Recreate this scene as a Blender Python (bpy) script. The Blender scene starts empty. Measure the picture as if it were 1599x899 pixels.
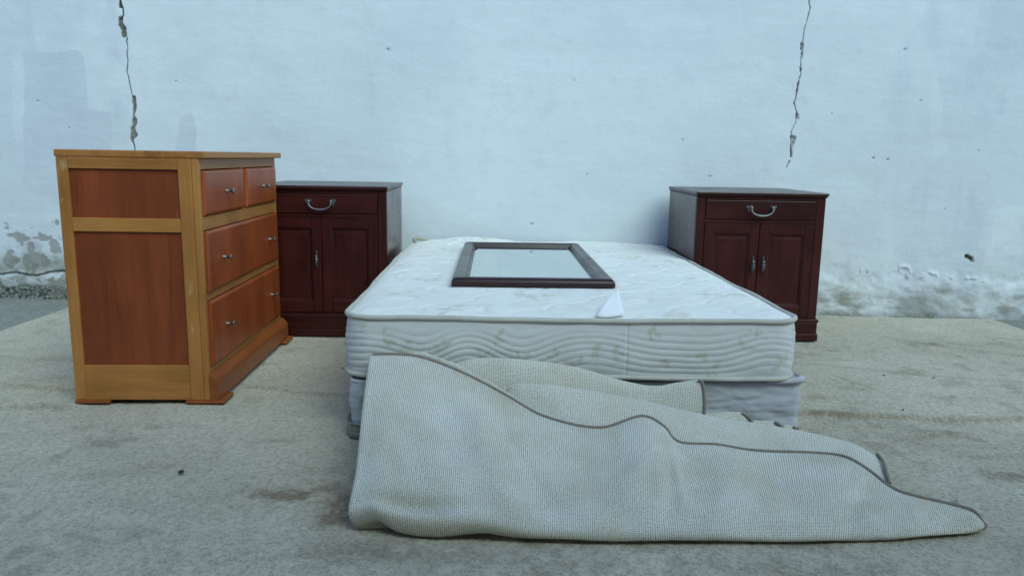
import bpy, bmesh, math, random
import numpy as np
from mathutils import Vector, Matrix

random.seed(7)
SC = bpy.context.scene
COL = SC.collection
PI = math.pi

# ------------------------------------------------------------------ camera
PITCH, ROLL = math.radians(9.85), 0.0165
cam = bpy.data.cameras.new("camera")
cam.sensor_width = 36.0
cam.lens = 26.454
cam.clip_start = 0.05
cam.clip_end = 500
co = bpy.data.objects.new("camera", cam)
COL.objects.link(co)
rt, up = Vector((1, 0, 0)), Vector((0, math.sin(PITCH), math.cos(PITCH)))
bk = -Vector((0, math.cos(PITCH), -math.sin(PITCH)))
c_, s_ = math.cos(ROLL), math.sin(ROLL)
r2, u2 = rt * c_ + up * s_, up * c_ - rt * s_
m = Matrix((r2, u2, bk)).transposed().to_4x4()
m.translation = Vector((0, 0, 0.87))
co.matrix_world = m
SC.camera = co

# ------------------------------------------------------------------ light
SUN_EL, SUN_AZ = math.radians(44), math.radians(150)     # azimuth clockwise from +Y
world = bpy.data.worlds.new("World")
SC.world = world
world.use_nodes = True
wn = world.node_tree
bg = wn.nodes["Background"]
sky = wn.nodes.new("ShaderNodeTexSky")
sky.sky_type = 'NISHITA'
sky.sun_disc = False
sky.sun_elevation = SUN_EL
sky.sun_rotation = SUN_AZ
sky.air_density = 1.0
sky.dust_density = 0.3
sky.ozone_density = 3.4
wn.links.new(sky.outputs[0], bg.inputs[0])
bg.inputs[1].default_value = 0.13
sl = bpy.data.lights.new("sun", 'SUN')
sl.energy = 1.15
sl.angle = math.radians(40)
sl.color = (.79, 1.0, .90)
so = bpy.data.objects.new("sun", sl)
COL.objects.link(so)
d = Vector((math.sin(SUN_AZ) * math.cos(SUN_EL), math.cos(SUN_AZ) * math.cos(SUN_EL), math.sin(SUN_EL)))
so.rotation_euler = (-d).to_track_quat('-Z', 'Y').to_euler()
so.location = (3, -4, 6)
vs = SC.view_settings
vs.view_transform = 'Standard'
vs.look = 'None'
vs.exposure = 0.80
vs.gamma = 1.0
vs.use_curve_mapping = False

# ------------------------------------------------------------------ numpy noise
def vnoise(x, y, seed=0):
    x = np.asarray(x, float); y = np.asarray(y, float)
    xi = np.floor(x).astype(np.int64); yi = np.floor(y).astype(np.int64)
    fx = x - xi; fy = y - yi
    fx = fx * fx * (3 - 2 * fx); fy = fy * fy * (3 - 2 * fy)
    def h(a, b):
        n = (a * 374761393 + b * 668265263 + seed * 1442695041) & 0x7fffffff
        n = ((n ^ (n >> 13)) * 1274126177) & 0x7fffffff
        n = (n ^ (n >> 16)) & 0xffff
        return n / 65535.0
    a = h(xi, yi); b = h(xi + 1, yi); c = h(xi, yi + 1); e = h(xi + 1, yi + 1)
    return (a * (1 - fx) + b * fx) * (1 - fy) + (c * (1 - fx) + e * fx) * fy

def fbm(x, y, oct=4, seed=0, gain=.5):
    t = 0; a = 1; n = 0
    for o in range(oct):
        t = t + a * vnoise(x * 2 ** o, y * 2 ** o, seed + o * 17); n += a; a *= gain
    return t / n

def sstep(a, b, x):
    t = np.clip((x - a) / (b - a), 0, 1)
    return t * t * (3 - 2 * t)

def poly_mask(px, py, poly):
    ins = np.zeros(px.shape, bool)
    n = len(poly)
    for i in range(n):
        x0, y0 = poly[i]; x1, y1 = poly[(i + 1) % n]
        if y0 == y1: continue
        c = ((y0 > py) != (y1 > py)) & (px < (x1 - x0) * (py - y0) / (y1 - y0) + x0)
        ins ^= c
    return ins

def seg_dist(px, py, pts):
    best = np.full(px.shape, 9e9)
    for (x0, y0), (x1, y1) in zip(pts[:-1], pts[1:]):
        dx, dy = x1 - x0, y1 - y0
        t = np.clip(((px - x0) * dx + (py - y0) * dy) / (dx * dx + dy * dy + 1e-12), 0, 1)
        best = np.minimum(best, np.hypot(px - x0 - t * dx, py - y0 - t * dy))
    return best

def catmull(pts, n):
    p = np.array(pts, float)
    k = len(p)
    t = np.linspace(0, k - 1, n)
    i = np.clip(t.astype(int), 0, k - 2)
    f = (t - i)[:, None]
    g = lambda j: p[np.clip(j, 0, k - 1)]
    p0, p1, p2, p3 = g(i - 1), g(i), g(i + 1), g(i + 2)
    return .5 * (2 * p1 + (p2 - p0) * f + (2 * p0 - 5 * p1 + 4 * p2 - p3) * f ** 2 + (3 * p1 - p0 - 3 * p2 + p3) * f ** 3)

# ------------------------------------------------------------------ object helpers
def tag(o, label=None, cat=None, group=None, kind=None):
    if label: o['label'] = label
    if cat: o['category'] = cat
    if group: o['group'] = group
    if kind: o['kind'] = kind
    return o

def empty(name, loc=(0, 0, 0), rz=0, label=None, cat=None, group=None):
    o = bpy.data.objects.new(name, None)
    COL.objects.link(o)
    o.location = loc
    o.rotation_euler = (0, 0, rz)
    o.empty_display_size = .1
    return tag(o, label, cat, group)

def mesh_obj(name, verts, faces, mat, parent=None, smooth=True, uv=None, attrs=None):
    me = bpy.data.meshes.new(name)
    me.from_pydata([tuple(v) for v in verts] if not isinstance(verts, np.ndarray) else verts.tolist(), [], faces if isinstance(faces, list) else faces.tolist())
    me.update()
    if smooth:
        me.polygons.foreach_set('use_smooth', np.ones(len(me.polygons), bool))
    if uv is not None:
        l = me.uv_layers.new(name='UVMap')
        idx = np.empty(len(me.loops), np.int32); me.loops.foreach_get('vertex_index', idx)
        l.data.foreach_set('uv', np.asarray(uv, np.float32)[idx].ravel())
    if attrs:
        for k, v in attrs.items():
            a = me.attributes.new(k, 'FLOAT', 'POINT')
            a.data.foreach_set('value', np.asarray(v, np.float32).ravel())
    me.materials.append(mat)
    o = bpy.data.objects.new(name, me)
    COL.objects.link(o)
    if parent: o.parent = parent
    return o

def bm_obj(name, bm, mat, parent=None, smooth=False):
    me = bpy.data.meshes.new(name)
    bmesh.ops.recalc_face_normals(bm, faces=bm.faces)
    bm.to_mesh(me); bm.free()
    if smooth:
        me.polygons.foreach_set('use_smooth', np.ones(len(me.polygons), bool))
    me.materials.append(mat)
    o = bpy.data.objects.new(name, me)
    COL.objects.link(o)
    if parent: o.parent = parent
    return o

def add_box(bm, x0, x1, y0, y1, z0, z1, bev=.0015, seg=1):
    r = bmesh.ops.create_cube(bm, size=1)
    for v in r['verts']:
        v.co = Vector(((x0 + x1) / 2 + v.co.x * (x1 - x0), (y0 + y1) / 2 + v.co.y * (y1 - y0), (z0 + z1) / 2 + v.co.z * (z1 - z0)))
    if bev > 0:
        es = list({e for v in r['verts'] for e in v.link_edges})
        bmesh.ops.bevel(bm, geom=es, offset=bev, segments=seg, affect='EDGES', profile=.5)

def box(name, b, mat, parent, bev=.0015, seg=1):
    bm = bmesh.new()
    add_box(bm, *b, bev, seg)
    return bm_obj(name, bm, mat, parent)

def add_tube(bm, pts, rad, n=8, caps=True, flat=1.0):
    pts = [Vector(p) for p in pts]
    rings = []
    prev = None
    for i, p in enumerate(pts):
        t = (pts[min(i + 1, len(pts) - 1)] - pts[max(i - 1, 0)]).normalized()
        ref = prev if prev is not None else (Vector((0, 0, 1)) if abs(t.z) < .9 else Vector((1, 0, 0)))
        a = t.cross(ref).normalized(); b = a.cross(t).normalized()
        prev = b
        r = rad[i] if isinstance(rad, (list, tuple)) else rad
        rings.append([bm.verts.new(p + a * math.cos(2 * PI * k / n) * r * flat + b * math.sin(2 * PI * k / n) * r) for k in range(n)])
    for q, w in zip(rings[:-1], rings[1:]):
        for k in range(n):
            bm.faces.new((q[k], q[(k + 1) % n], w[(k + 1) % n], w[k]))
    if caps:
        bm.faces.new(rings[0]); bm.faces.new(rings[-1])

def tube(name, pts, rad, mat, parent=None, n=8, flat=1.0):
    bm = bmesh.new()
    add_tube(bm, pts, rad, n, True, flat)
    return bm_obj(name, bm, mat, parent, smooth=True)

def add_lathe(bm, prof, axis_o, axis_d, n=14):
    o = Vector(axis_o); d = Vector(axis_d).normalized()
    a = d.orthogonal().normalized(); b = d.cross(a)
    rings = []
    for (r, h) in prof:
        rings.append([bm.verts.new(o + d * h + (a * math.cos(2 * PI * k / n) + b * math.sin(2 * PI * k / n)) * r) for k in range(n)])
    for q, w in zip(rings[:-1], rings[1:]):
        for k in range(n):
            bm.faces.new((q[k], q[(k + 1) % n], w[(k + 1) % n], w[k]))
    bm.faces.new(rings[0]); bm.faces.new(rings[-1])

def add_prism_x(bm, prof, x0, x1):
    """closed (y,z) profile extruded along x"""
    a = [bm.verts.new((x0, y, z)) for y, z in prof]
    b = [bm.verts.new((x1, y, z)) for y, z in prof]
    n = len(prof)
    for k in range(n):
        bm.faces.new((a[k], a[(k + 1) % n], b[(k + 1) % n], b[k]))
    bm.faces.new(a); bm.faces.new(b)

def grid_faces(nr, nc, wrap=False):
    i = np.arange(nr - 1)[:, None]; j = np.arange(nc if wrap else nc - 1)[None, :]
    j2 = (j + 1) % nc
    return np.stack([i * nc + j, i * nc + j2, (i + 1) * nc + j2, (i + 1) * nc + j], -1).reshape(-1, 4)

# ------------------------------------------------------------------ material helpers
class NT:
    def __init__(s, name):
        s.m = bpy.data.materials.new(name); s.m.use_nodes = True
        s.t = s.m.node_tree; s.b = s.t.nodes['Principled BSDF']
    def n(s, typ, **kw):
        x = s.t.nodes.new(typ)
        for k, v in kw.items(): setattr(x, k, v)
        return x
    def l(s, a, b): s.t.links.new(a, b)
    def set(s, sock, v):
        if hasattr(v, 'links'): s.l(v, sock)
        else: sock.default_value = v
    def noise(s, vec, scale, det=4, rough=.55, dist=0):
        x = s.n('ShaderNodeTexNoise'); s.l(vec, x.inputs['Vector'])
        x.inputs['Scale'].default_value = scale; x.inputs['Detail'].default_value = det
        x.inputs['Roughness'].default_value = rough; x.inputs['Distortion'].default_value = dist
        return x.outputs['Fac']
    def ramp(s, fac, stops):
        x = s.n('ShaderNodeValToRGB'); s.l(fac, x.inputs[0])
        e = x.color_ramp.elements
        while len(e) < len(stops): e.new(.5)
        for k, (p, c) in enumerate(stops):
            e[k].position = p
            e[k].color = (c, c, c, 1) if isinstance(c, (int, float)) else (*c, 1)
        return x.outputs[0]
    def mix(s, f, a, b, mode='MIX'):
        x = s.n('ShaderNodeMix', data_type='RGBA', blend_type=mode)
        s.set(x.inputs[0], f)
        for sock, v in ((x.inputs[6], a), (x.inputs[7], b)):
            if hasattr(v, 'links'): s.l(v, sock)
            else: sock.default_value = (*v, 1)
        return x.outputs[2]
    def math(s, op, a, b=0, c=0):
        x = s.n('ShaderNodeMath', operation=op)
        s.set(x.inputs[0], a); s.set(x.inputs[1], b)
        if op in ('MULTIPLY_ADD', 'SMOOTH_MIN'): s.set(x.inputs[2], c)
        return x.outputs[0]
    def attr(s, name):
        x = s.n('ShaderNodeAttribute', attribute_name=name); return x.outputs['Fac']
    def mapping(s, vec, scale=(1, 1, 1), loc=None):
        x = s.n('ShaderNodeMapping'); s.l(vec, x.inputs[0]); x.inputs['Scale'].default_value = scale
        if loc is not None: s.set(x.inputs['Location'], loc)
        return x.outputs[0]
    def bump(s, h, strength, dist=.002):
        x = s.n('ShaderNodeBump'); s.l(h, x.inputs['Height'])
        x.inputs['Strength'].default_value = strength; x.inputs['Distance'].default_value = dist
        s.l(x.outputs[0], s.b.inputs['Normal'])
    def obj(s): return s.n('ShaderNodeTexCoord').outputs['Object']
    def uv(s): return s.n('ShaderNodeTexCoord').outputs['UV']
    def out(s, col=None, rough=None, metal=None, spec=None, coat=None, sheen=None):
        if col is not None: s.set(s.b.inputs['Base Color'], col if hasattr(col, 'links') else (*col, 1))
        if rough is not None: s.set(s.b.inputs['Roughness'], rough)
        if metal is not None: s.b.inputs['Metallic'].default_value = metal
        if spec is not None: s.b.inputs['Specular IOR Level'].default_value = spec
        if coat is not None: s.b.inputs['Coat Weight'].default_value = coat; s.b.inputs['Coat Roughness'].default_value = .25
        if sheen is not None: s.b.inputs['Sheen Weight'].default_value = sheen
        return s.m

def wood(name, dark, light, axis, rough=.4, spec=.5, wear=None, fig=1.0, bands=False):
    """grain runs along axis ('x','y','z') of the piece of furniture"""
    t = NT(name)
    info = t.n('ShaderNodeObjectInfo')
    off = t.n('ShaderNodeCombineXYZ')
    r = t.math('MULTIPLY', info.outputs['Random'], 37.0)
    for k in range(3): t.l(r, off.inputs[k])
    sc = {'x': (1.2, 14, 14), 'y': (14, 1.2, 14), 'z': (14, 14, 1.2)}[axis]
    v = t.mapping(t.obj(), sc, off.outputs[0])
    n1 = t.noise(v, 1.0, 5, .6, .6)
    v2 = t.mapping(t.obj(), tuple(q * 9 for q in sc), off.outputs[0])
    n2 = t.noise(v2, 1.0, 3, .6)
    blot = t.noise(t.obj(), 6.0, 3, .5)
    f = t.math('ADD', t.math('MULTIPLY', n1, .75 * fig), t.math('MULTIPLY', n2, .3))
    f = t.math('ADD', f, t.math('MULTIPLY', blot, .35))
    col = t.ramp(f, [(.45, dark), (.95, light)])
    if bands:
        sx = t.n('ShaderNodeSeparateXYZ'); t.l(t.obj(), sx.inputs[0])
        c = t.math('FLOOR', t.math('MULTIPLY', t.math('ADD', sx.outputs[0], sx.outputs[1]), 11.0))
        wn_ = t.n('ShaderNodeTexWhiteNoise', noise_dimensions='1D'); t.l(t.math('ADD', c, r), wn_.inputs['W'])
        col = t.mix(t.math('MULTIPLY', wn_.outputs[0], .30), col, tuple(q * .55 for q in dark))
    scr = t.noise(t.mapping(t.obj(), (60, 60, 4)), 1.0, 2, .5)
    col = t.mix(t.math('MULTIPLY', t.ramp(scr, [(.70, 0.), (.78, 1.)]), .25), col, tuple(min(1, q * 1.7 + .03) for q in light))
    if wear:
        w = t.noise(t.mapping(t.obj(), {'x': (5, 20, 26), 'y': (20, 5, 26), 'z': (20, 20, 7)}[axis]), 1.0, 4, .6)
        col = t.mix(t.math('MULTIPLY', t.ramp(w, [(.64, 0.), (.70, 1.)]), .45), col, wear)
    t.bump(t.math('ADD', n2, t.math('MULTIPLY', n1, .5)), .12, .001)
    rr = t.math('MULTIPLY_ADD', blot, .25, rough - .12)
    return t.out(col, rr, spec=spec)

HF_D, HF_L = (.24, .090, .020), (.52, .225, .055)
M_honey_z = wood('honey_wood_upright', HF_D, HF_L, 'z', .45, .4, wear=(.55, .40, .22))
M_honey_x = wood('honey_wood_along', HF_D, HF_L, 'x', .45, .4, wear=(.30, .09, .03))
M_honey_y = wood('honey_wood_across', HF_D, HF_L, 'y', .45, .4, wear=(.26, .08, .025))
M_panel = wood('cherry_side_panel', (.15, .030, .008), (.33, .072, .018), 'z', .42, .4, fig=1.0, bands=True)
M_drawer = wood('cherry_drawer_front', (.22, .043, .010), (.44, .092, .020), 'z', .36, .42, fig=1.0, bands=True)
M_base = wood('dark_honey_base', (.19, .048, .010), (.34, .092, .019), 'x', .42, .45)
MH_D, MH_L = (.018, .0030, .0026), (.068, .0105, .0075)
M_mah_z = wood('mahogany_upright', MH_D, MH_L, 'z', .38, .32)
M_mah_x = wood('mahogany_along', MH_D, MH_L, 'x', .38, .32)
M_mah_side = wood('mahogany_side', MH_D, MH_L, 'z', .27, .75)
M_mah_top = wood('mahogany_top', (.022, .006, .006), (.055, .014, .012), 'x', .30, .6)
M_mir = wood('mirror_frame_wood', (.010, .002, .002), (.032, .0055, .005), 'y', .26, .5)

def metal(name, col, rough):
    t = NT(name)
    n = t.noise(t.obj(), 140, 3)
    return t.out(t.mix(n, tuple(c * .55 for c in col), col), t.math('MULTIPLY_ADD', n, .3, rough - .1), metal=1.0)
M_nickel = metal('brushed_nickel', (.36, .345, .32), .40)
M_pewter = metal('aged_pewter', (.25, .25, .25), .45)
M_glass = NT('mirror_silver')
_n = M_glass.noise(M_glass.obj(), 9, 5)
M_glass = M_glass.out((.72, .80, .775), M_glass.math('MULTIPLY', M_glass.ramp(_n, [(.45, 0.), (.8, 1.)]), .10), metal=1.0)
t = NT('dark_interior'); M_dark = t.out(t.mix(t.noise(t.obj(), 8), (.01, .008, .007), (.02, .015, .012)), .9)

# ---- fabric
def fabric_mattress(name, base, printc, grime, pr=1.0, bs=.35):
    t = NT(name)
    n = t.noise(t.obj(), 5, 5, .6)
    col = t.mix(t.math('MULTIPLY', t.ramp(n, [(.48, 0.), (.75, 1.)]), .45), base, grime)
    col = t.mix(t.math('MULTIPLY', t.attr('leafprint'), pr), col, printc)
    fine = t.noise(t.mapping(t.obj(), (1, 1, 1)), 900, 2)
    cr = t.noise(t.mapping(t.obj(), (18, 40, 30)), 1.0, 5, .65, .8)
    t.bump(t.math('ADD', t.math('MULTIPLY', fine, .12), cr), bs, .004)
    return t.out(col, .9, spec=.15, sheen=.15)
M_tick = fabric_mattress('damask_ticking', (.78, .77, .72), (.47, .46, .33), (.66, .64, .57), .8, .75)
M_side = fabric_mattress('quilted_border_cloth', (.585, .575, .56), (.40, .39, .285), (.50, .485, .44), .7)
M_boxs = fabric_mattress('box_spring_cloth', (.45, .455, .48), (.36, .36, .36), (.36, .35, .36), .4)
t = NT('piping_cloth'); M_pipe = t.out(t.mix(t.noise(t.obj(), 14, 4), (.36, .35, .28), (.60, .59, .53)), .8, spec=.2)
t = NT('white_label_cloth'); M_label = t.out(t.mix(t.noise(t.obj(), 30, 3), (.80, .80, .82), (.86, .86, .87)), .7, spec=.2)
t = NT('clouded_plastic'); M_guard = t.out(t.mix(t.noise(t.obj(), 18, 4), (.10, .11, .085), (.25, .26, .21)), .25, spec=.6)
t = NT('black_plastic'); M_black = t.out(t.mix(t.noise(t.obj(), 40, 3), (.012, .012, .013), (.03, .03, .03)), .5)
t = NT('old_strap'); M_strap = t.out(t.mix(t.noise(t.obj(), 40, 3), (.26, .24, .16), (.42, .39, .28)), .8)

# ---- rug backing: woven mesh in UV metres
t = NT('woven_rug_backing')
uvw = t.uv()
wob = t.n('ShaderNodeTexNoise'); t.l(uvw, wob.inputs['Vector']); wob.inputs['Scale'].default_value = 4; wob.inputs['Detail'].default_value = 2
va = t.n('ShaderNodeVectorMath', operation='MULTIPLY_ADD'); t.l(wob.outputs['Color'], va.inputs[0]); va.inputs[1].default_value = (.022, .016, 0); t.l(uvw, va.inputs[2])
sep = t.n('ShaderNodeSeparateXYZ'); t.l(va.outputs[0], sep.inputs[0])
PER = .0052
fu = t.math('ABSOLUTE', t.math('SINE', t.math('MULTIPLY', sep.outputs[0], PI / PER)))
fv = t.math('ABSOLUTE', t.math('SINE', t.math('MULTIPLY', sep.outputs[1], PI / (PER * .78))))
hole = t.math('MULTIPLY', t.math('SUBTRACT', 1.0, t.math('MULTIPLY', fu, fu)), t.math('SUBTRACT', 1.0, t.math('MULTIPLY', t.math('MULTIPLY', fv, fv), .62)))
bl = t.noise(uvw, 6, 5, .6)
fine = t.noise(uvw, 190, 3, .7)
holef = t.math('MULTIPLY', t.ramp(hole, [(.18, 0.), (.80, 1.)]), t.ramp(fine, [(.34, .15), (.58, 1.)]))
base = t.mix(t.ramp(bl, [(.35, 0.), (.7, 1.)]), (.735, .715, .63), (.61, .585, .48))
sepc = t.noise(t.mapping(uvw, (1.0, .45, 1)), 4.2, 6, .68)
base = t.mix(t.math('MULTIPLY', t.ramp(sepc, [(.50, 0.), (.68, 1.)]), .5), base, (.60, .52, .34))
base = t.mix(t.math('MULTIPLY', t.attr('soil_tone'), .6), base, (.36, .30, .19))
col = t.mix(holef, base, (.085, .082, .078))
t.bump(t.math('ADD', t.math('SUBTRACT', 1.0, hole), t.math('MULTIPLY', fine, .5)), .5, .002)
M_rug = t.out(col, .95, spec=.1)
t = NT('brown_binding'); M_bind = t.out(t.mix(t.noise(t.obj(), 60, 3), (.15, .125, .10), (.29, .25, .205)), .85, spec=.2)

# ---- carpet
t = NT('beige_pile_carpet')
oc = t.obj()
big = t.noise(oc, 1.3, 6, .62, .3)
mid = t.noise(oc, 7, 5, .65)
tuft = t.noise(oc, 210, 3, .7)
tuft2 = t.noise(oc, 80, 4, .7)
base = t.mix(t.ramp(big, [(.36, 0.), (.68, 1.)]), (.645, .58, .44), (.485, .43, .31))
base = t.mix(t.math('MULTIPLY', t.ramp(mid, [(.5, 0.), (.72, 1.)]), .40), base, (.39, .35, .25))
base = t.mix(t.math('MULTIPLY', t.attr('soil_tone'), .85), base, (.20, .135, .07))
tv = t.math('ADD', t.math('MULTIPLY', tuft, .4), t.math('MULTIPLY', tuft2, .6))
col = t.mix(t.ramp(tv, [(.40, 1.), (.52, 0.)]), base, t.mix(.44, base, (.07, .065, .05)))
col = t.mix(t.math('MULTIPLY', t.ramp(tv, [(.53, 0.), (.66, 1.)]), .38), col, (.80, .76, .62))
t.bump(tv, 1.0, .012)
M_carpet = t.out(col, .97, spec=.08, sheen=.2)

t = NT('yard_concrete')
oc = t.obj()
n1 = t.noise(oc, 1.8, 6, .6); n2 = t.noise(oc, 60, 4, .65)
col = t.mix(n1, (.22, .22, .19), (.36, .355, .31))
col = t.mix(t.ramp(n2, [(.35, .6), (.6, 0.)]), col, (.08, .08, .075))
t.bump(n2, .5, .004)
M_conc = t.out(col, .9, spec=.25)

# ---- painted plaster wall
t = NT('whitewashed_plaster')
oc = t.obj()
n1 = t.noise(oc, 1.1, 5, .55); n2 = t.noise(oc, 9, 6, .6); n3 = t.noise(oc, 60, 4, .6)
brush = t.noise(t.mapping(oc, (3, 3, 16)), 1.0, 4, .6)
paint = t.mix(t.ramp(n1, [(.3, 0.), (.7, 1.)]), (.745, .785, .78), (.67, .705, .71))
paint = t.mix(t.math('MULTIPLY', t.ramp(n2, [(.52, 0.), (.75, 1.)]), .30), paint, (.56, .57, .59))
paint = t.mix(t.math('MULTIPLY', t.attr('oldpaint_tone'), .75), paint, t.mix(n2, (.47, .505, .56), (.59, .625, .67)))
paint = t.mix(t.attr('grime'), paint, t.mix(n2, (.16, .155, .12), (.34, .33, .28)))
paint = t.mix(t.attr('damp'), paint, t.mix(t.ramp(n3, [(.4, 0.), (.66, 1.)]), (.035, .045, .035), (.34, .35, .32)))
raw = t.mix(n3, (.13, .12, .09), (.27, .25, .20))
col = t.mix(t.attr('raw'), paint, raw)
col = t.mix(t.attr('gap'), col, (.03, .028, .024))
t.bump(t.math('ADD', t.math('MULTIPLY', n3, .5), t.math('ADD', n2, t.math('MULTIPLY', brush, .6))), .35, .006)
M_wall = t.out(col, .85, spec=.2)

# ================================================================== SETTING
# yard ground
o = mesh_obj('ground', [(-60, -60, -.012), (60, -60, -.012), (60, 60, -.012), (-60, 60, -.012)], [(0, 1, 2, 3)], M_conc, smooth=False)
tag(o, kind='structure')

# ---------------- carpet laid on the yard
def line_coords(parts):
    out = []
    for a, b, s in parts:
        out += list(np.arange(a, b - s * .5, s))
    out.append(parts[-1][1])
    return np.array(out)
cx = line_coords([(-2.5, -1.5, .014), (-1.5, 1.9, .0065), (1.9, 2.78, .014)])
cy = line_coords([(-1.2, 1.3, .08), (1.3, 2.7, .0065), (2.7, 4.3, .012)])
gx, gy = np.meshgrid(cx, cy)
ridges = [
    ([(-2.45, 2.80), (-1.924, 2.729), (-1.765, 2.705), (-1.55, 2.672)], .018, .026),
    ([(-2.3, 2.40), (-1.751, 2.471), (-1.631, 2.49), (-1.53, 2.505)], .015, .024),
    ([(-1.0, 2.76), (-.858, 2.715), (-.729, 2.683), (-.56, 2.655)], .013, .022),
    ([(1.0, 2.552), (1.243, 2.526), (1.397, 2.52), (1.493, 2.492), (1.639, 2.512), (1.802, 2.526), (2.7, 2.52)], .016, .018),
    ([(1.25, 2.33), (1.45, 2.37), (1.52, 2.33)], .008, .03),
    ([(1.4, 2.20), (1.62, 2.23), (1.9, 2.18)], .008, .04),
    ([(1.2, 3.3), (1.7, 3.12), (2.5, 2.95)], .006, .06),
    ([(1.9, 3.8), (2.3, 3.5), (2.75, 3.3)], .006, .07),
    ([(-2.4, 3.2), (-2.0, 3.1), (-1.6, 3.15)], .009, .05),
]
gz = -.006 + .005 * (fbm(gx * 2.5, gy * 2.5, 3, 5) - .5) + .0035 * (fbm(gx * 11, gy * 11, 3, 8) - .5)
pile = vnoise(gx * 120, gy * 120, 61) * .6 + vnoise(gx * 55, gy * 55, 62) * .4 - .5
pile = pile * .0055 * (1 - sstep(2.6, 2.75, gy))
soil_tone = np.zeros(gx.shape)
wx = gx + .03 * (fbm(gx * 9, gy * 9, 3, 21) - .5); wy = gy + .03 * (fbm(gx * 9, gy * 9, 3, 31) - .5)
for pts, hgt, wid in ridges:
    dd = seg_dist(wx, wy, pts)
    gz += hgt * np.exp(-(dd / wid) ** 2)
    # darker broken line along the near foot of each ridge
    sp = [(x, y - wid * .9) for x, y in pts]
    soil_tone += (.30 + 12 * hgt) * np.exp(-(seg_dist(wx, wy, sp) / .014) ** 2) * (.4 + fbm(gx * 14, gy * 14, 3, 3))
for (sx, sy, rx, ry, a) in [(-.557, 1.836, .10, .045, .8), (-.64, 1.842, .07, .035, .5), (-.425, 1.733, .045, .06, .85), (-.41, 1.80, .04, .05, .8), (-.47, 1.90, .06, .04, .4), (-.9, 1.62, .10, .04, .35), (-1.2, 2.2, .12, .05, .3), (1.15, 2.75, .10, .04, .35), (2.1, 3.6, .2, .06, .3), (1.3, 3.4, .15, .05, .25), (1.25, 1.62, .10, .04, .4),
                            (-.83, 1.735, .05, .016, .35), (-.985, 2.0, .09, .03, .3), (1.466, 2.368, .05, .018, .55), (1.483, 2.256, .06, .02, .4),
                            (1.44, 2.036, .07, .03, .5), (.977, 2.157, .05, .02, .45), (-.72, 2.22, .05, .02, .3), (-1.1, 1.95, .12, .03, .22),
                            (-.35, 1.56, .25, .05, .35), (.4, 1.52, .6, .05, .30), (1.9, 2.75, .25, .05, .22), (-.55, 2.0, .12, .05, .25)]:
    q = ((wx - sx) / rx) ** 2 + ((wy - sy) / ry) ** 2
    soil_tone += 1.7 * a * np.exp(-q) * sstep(.22, .62, fbm(gx * 24, gy * 24, 4, 41))
soil_tone += .40 * sstep(.58, .76, fbm(gx * 13, gy * 13, 5, 77)) * sstep(.4, .6, fbm(gx * 1.5, gy * 1.5, 2, 9))
soil_tone = np.clip(soil_tone, 0, 1)
# rest flat under the furniture
keep = np.ones(gx.shape)
for (x0, x1, y0, y1) in [(-1.53, -.99, 2.50, 3.5), (-1.27, -.57, 3.53, 4.3), (.85, 1.55, 3.58, 4.3), (-.53, 1.0, 2.2, 4.3), (-.40, 1.2, 1.62, 2.3)]:
    dx = np.maximum(np.maximum(x0 - gx, gx - x1), 0); dy = np.maximum(np.maximum(y0 - gy, gy - y1), 0)
    keep = np.minimum(keep, sstep(0, .05, np.hypot(dx, dy)))
gz = np.where(gz > -.001, -.001 + (gz + .001) * keep, gz)
gz = np.maximum(gz, -.0085) + np.minimum(pile, .0006)
gyw = np.where(gy > 4.25, np.minimum(gy + .06, 4.335 - .026 * gx), gy)
V = np.stack([gx, gyw, gz], -1).reshape(-1, 3)
carpet = mesh_obj('carpet', V, grid_faces(len(cy), len(cx)), M_carpet, attrs={'soil_tone': soil_tone})
tag(carpet, 'wide dirty beige pile carpet spread over the yard under the furniture', 'carpet')
sm = carpet.modifiers.new('thick', 'SOLIDIFY'); sm.thickness = .004; sm.offset = -1

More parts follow.
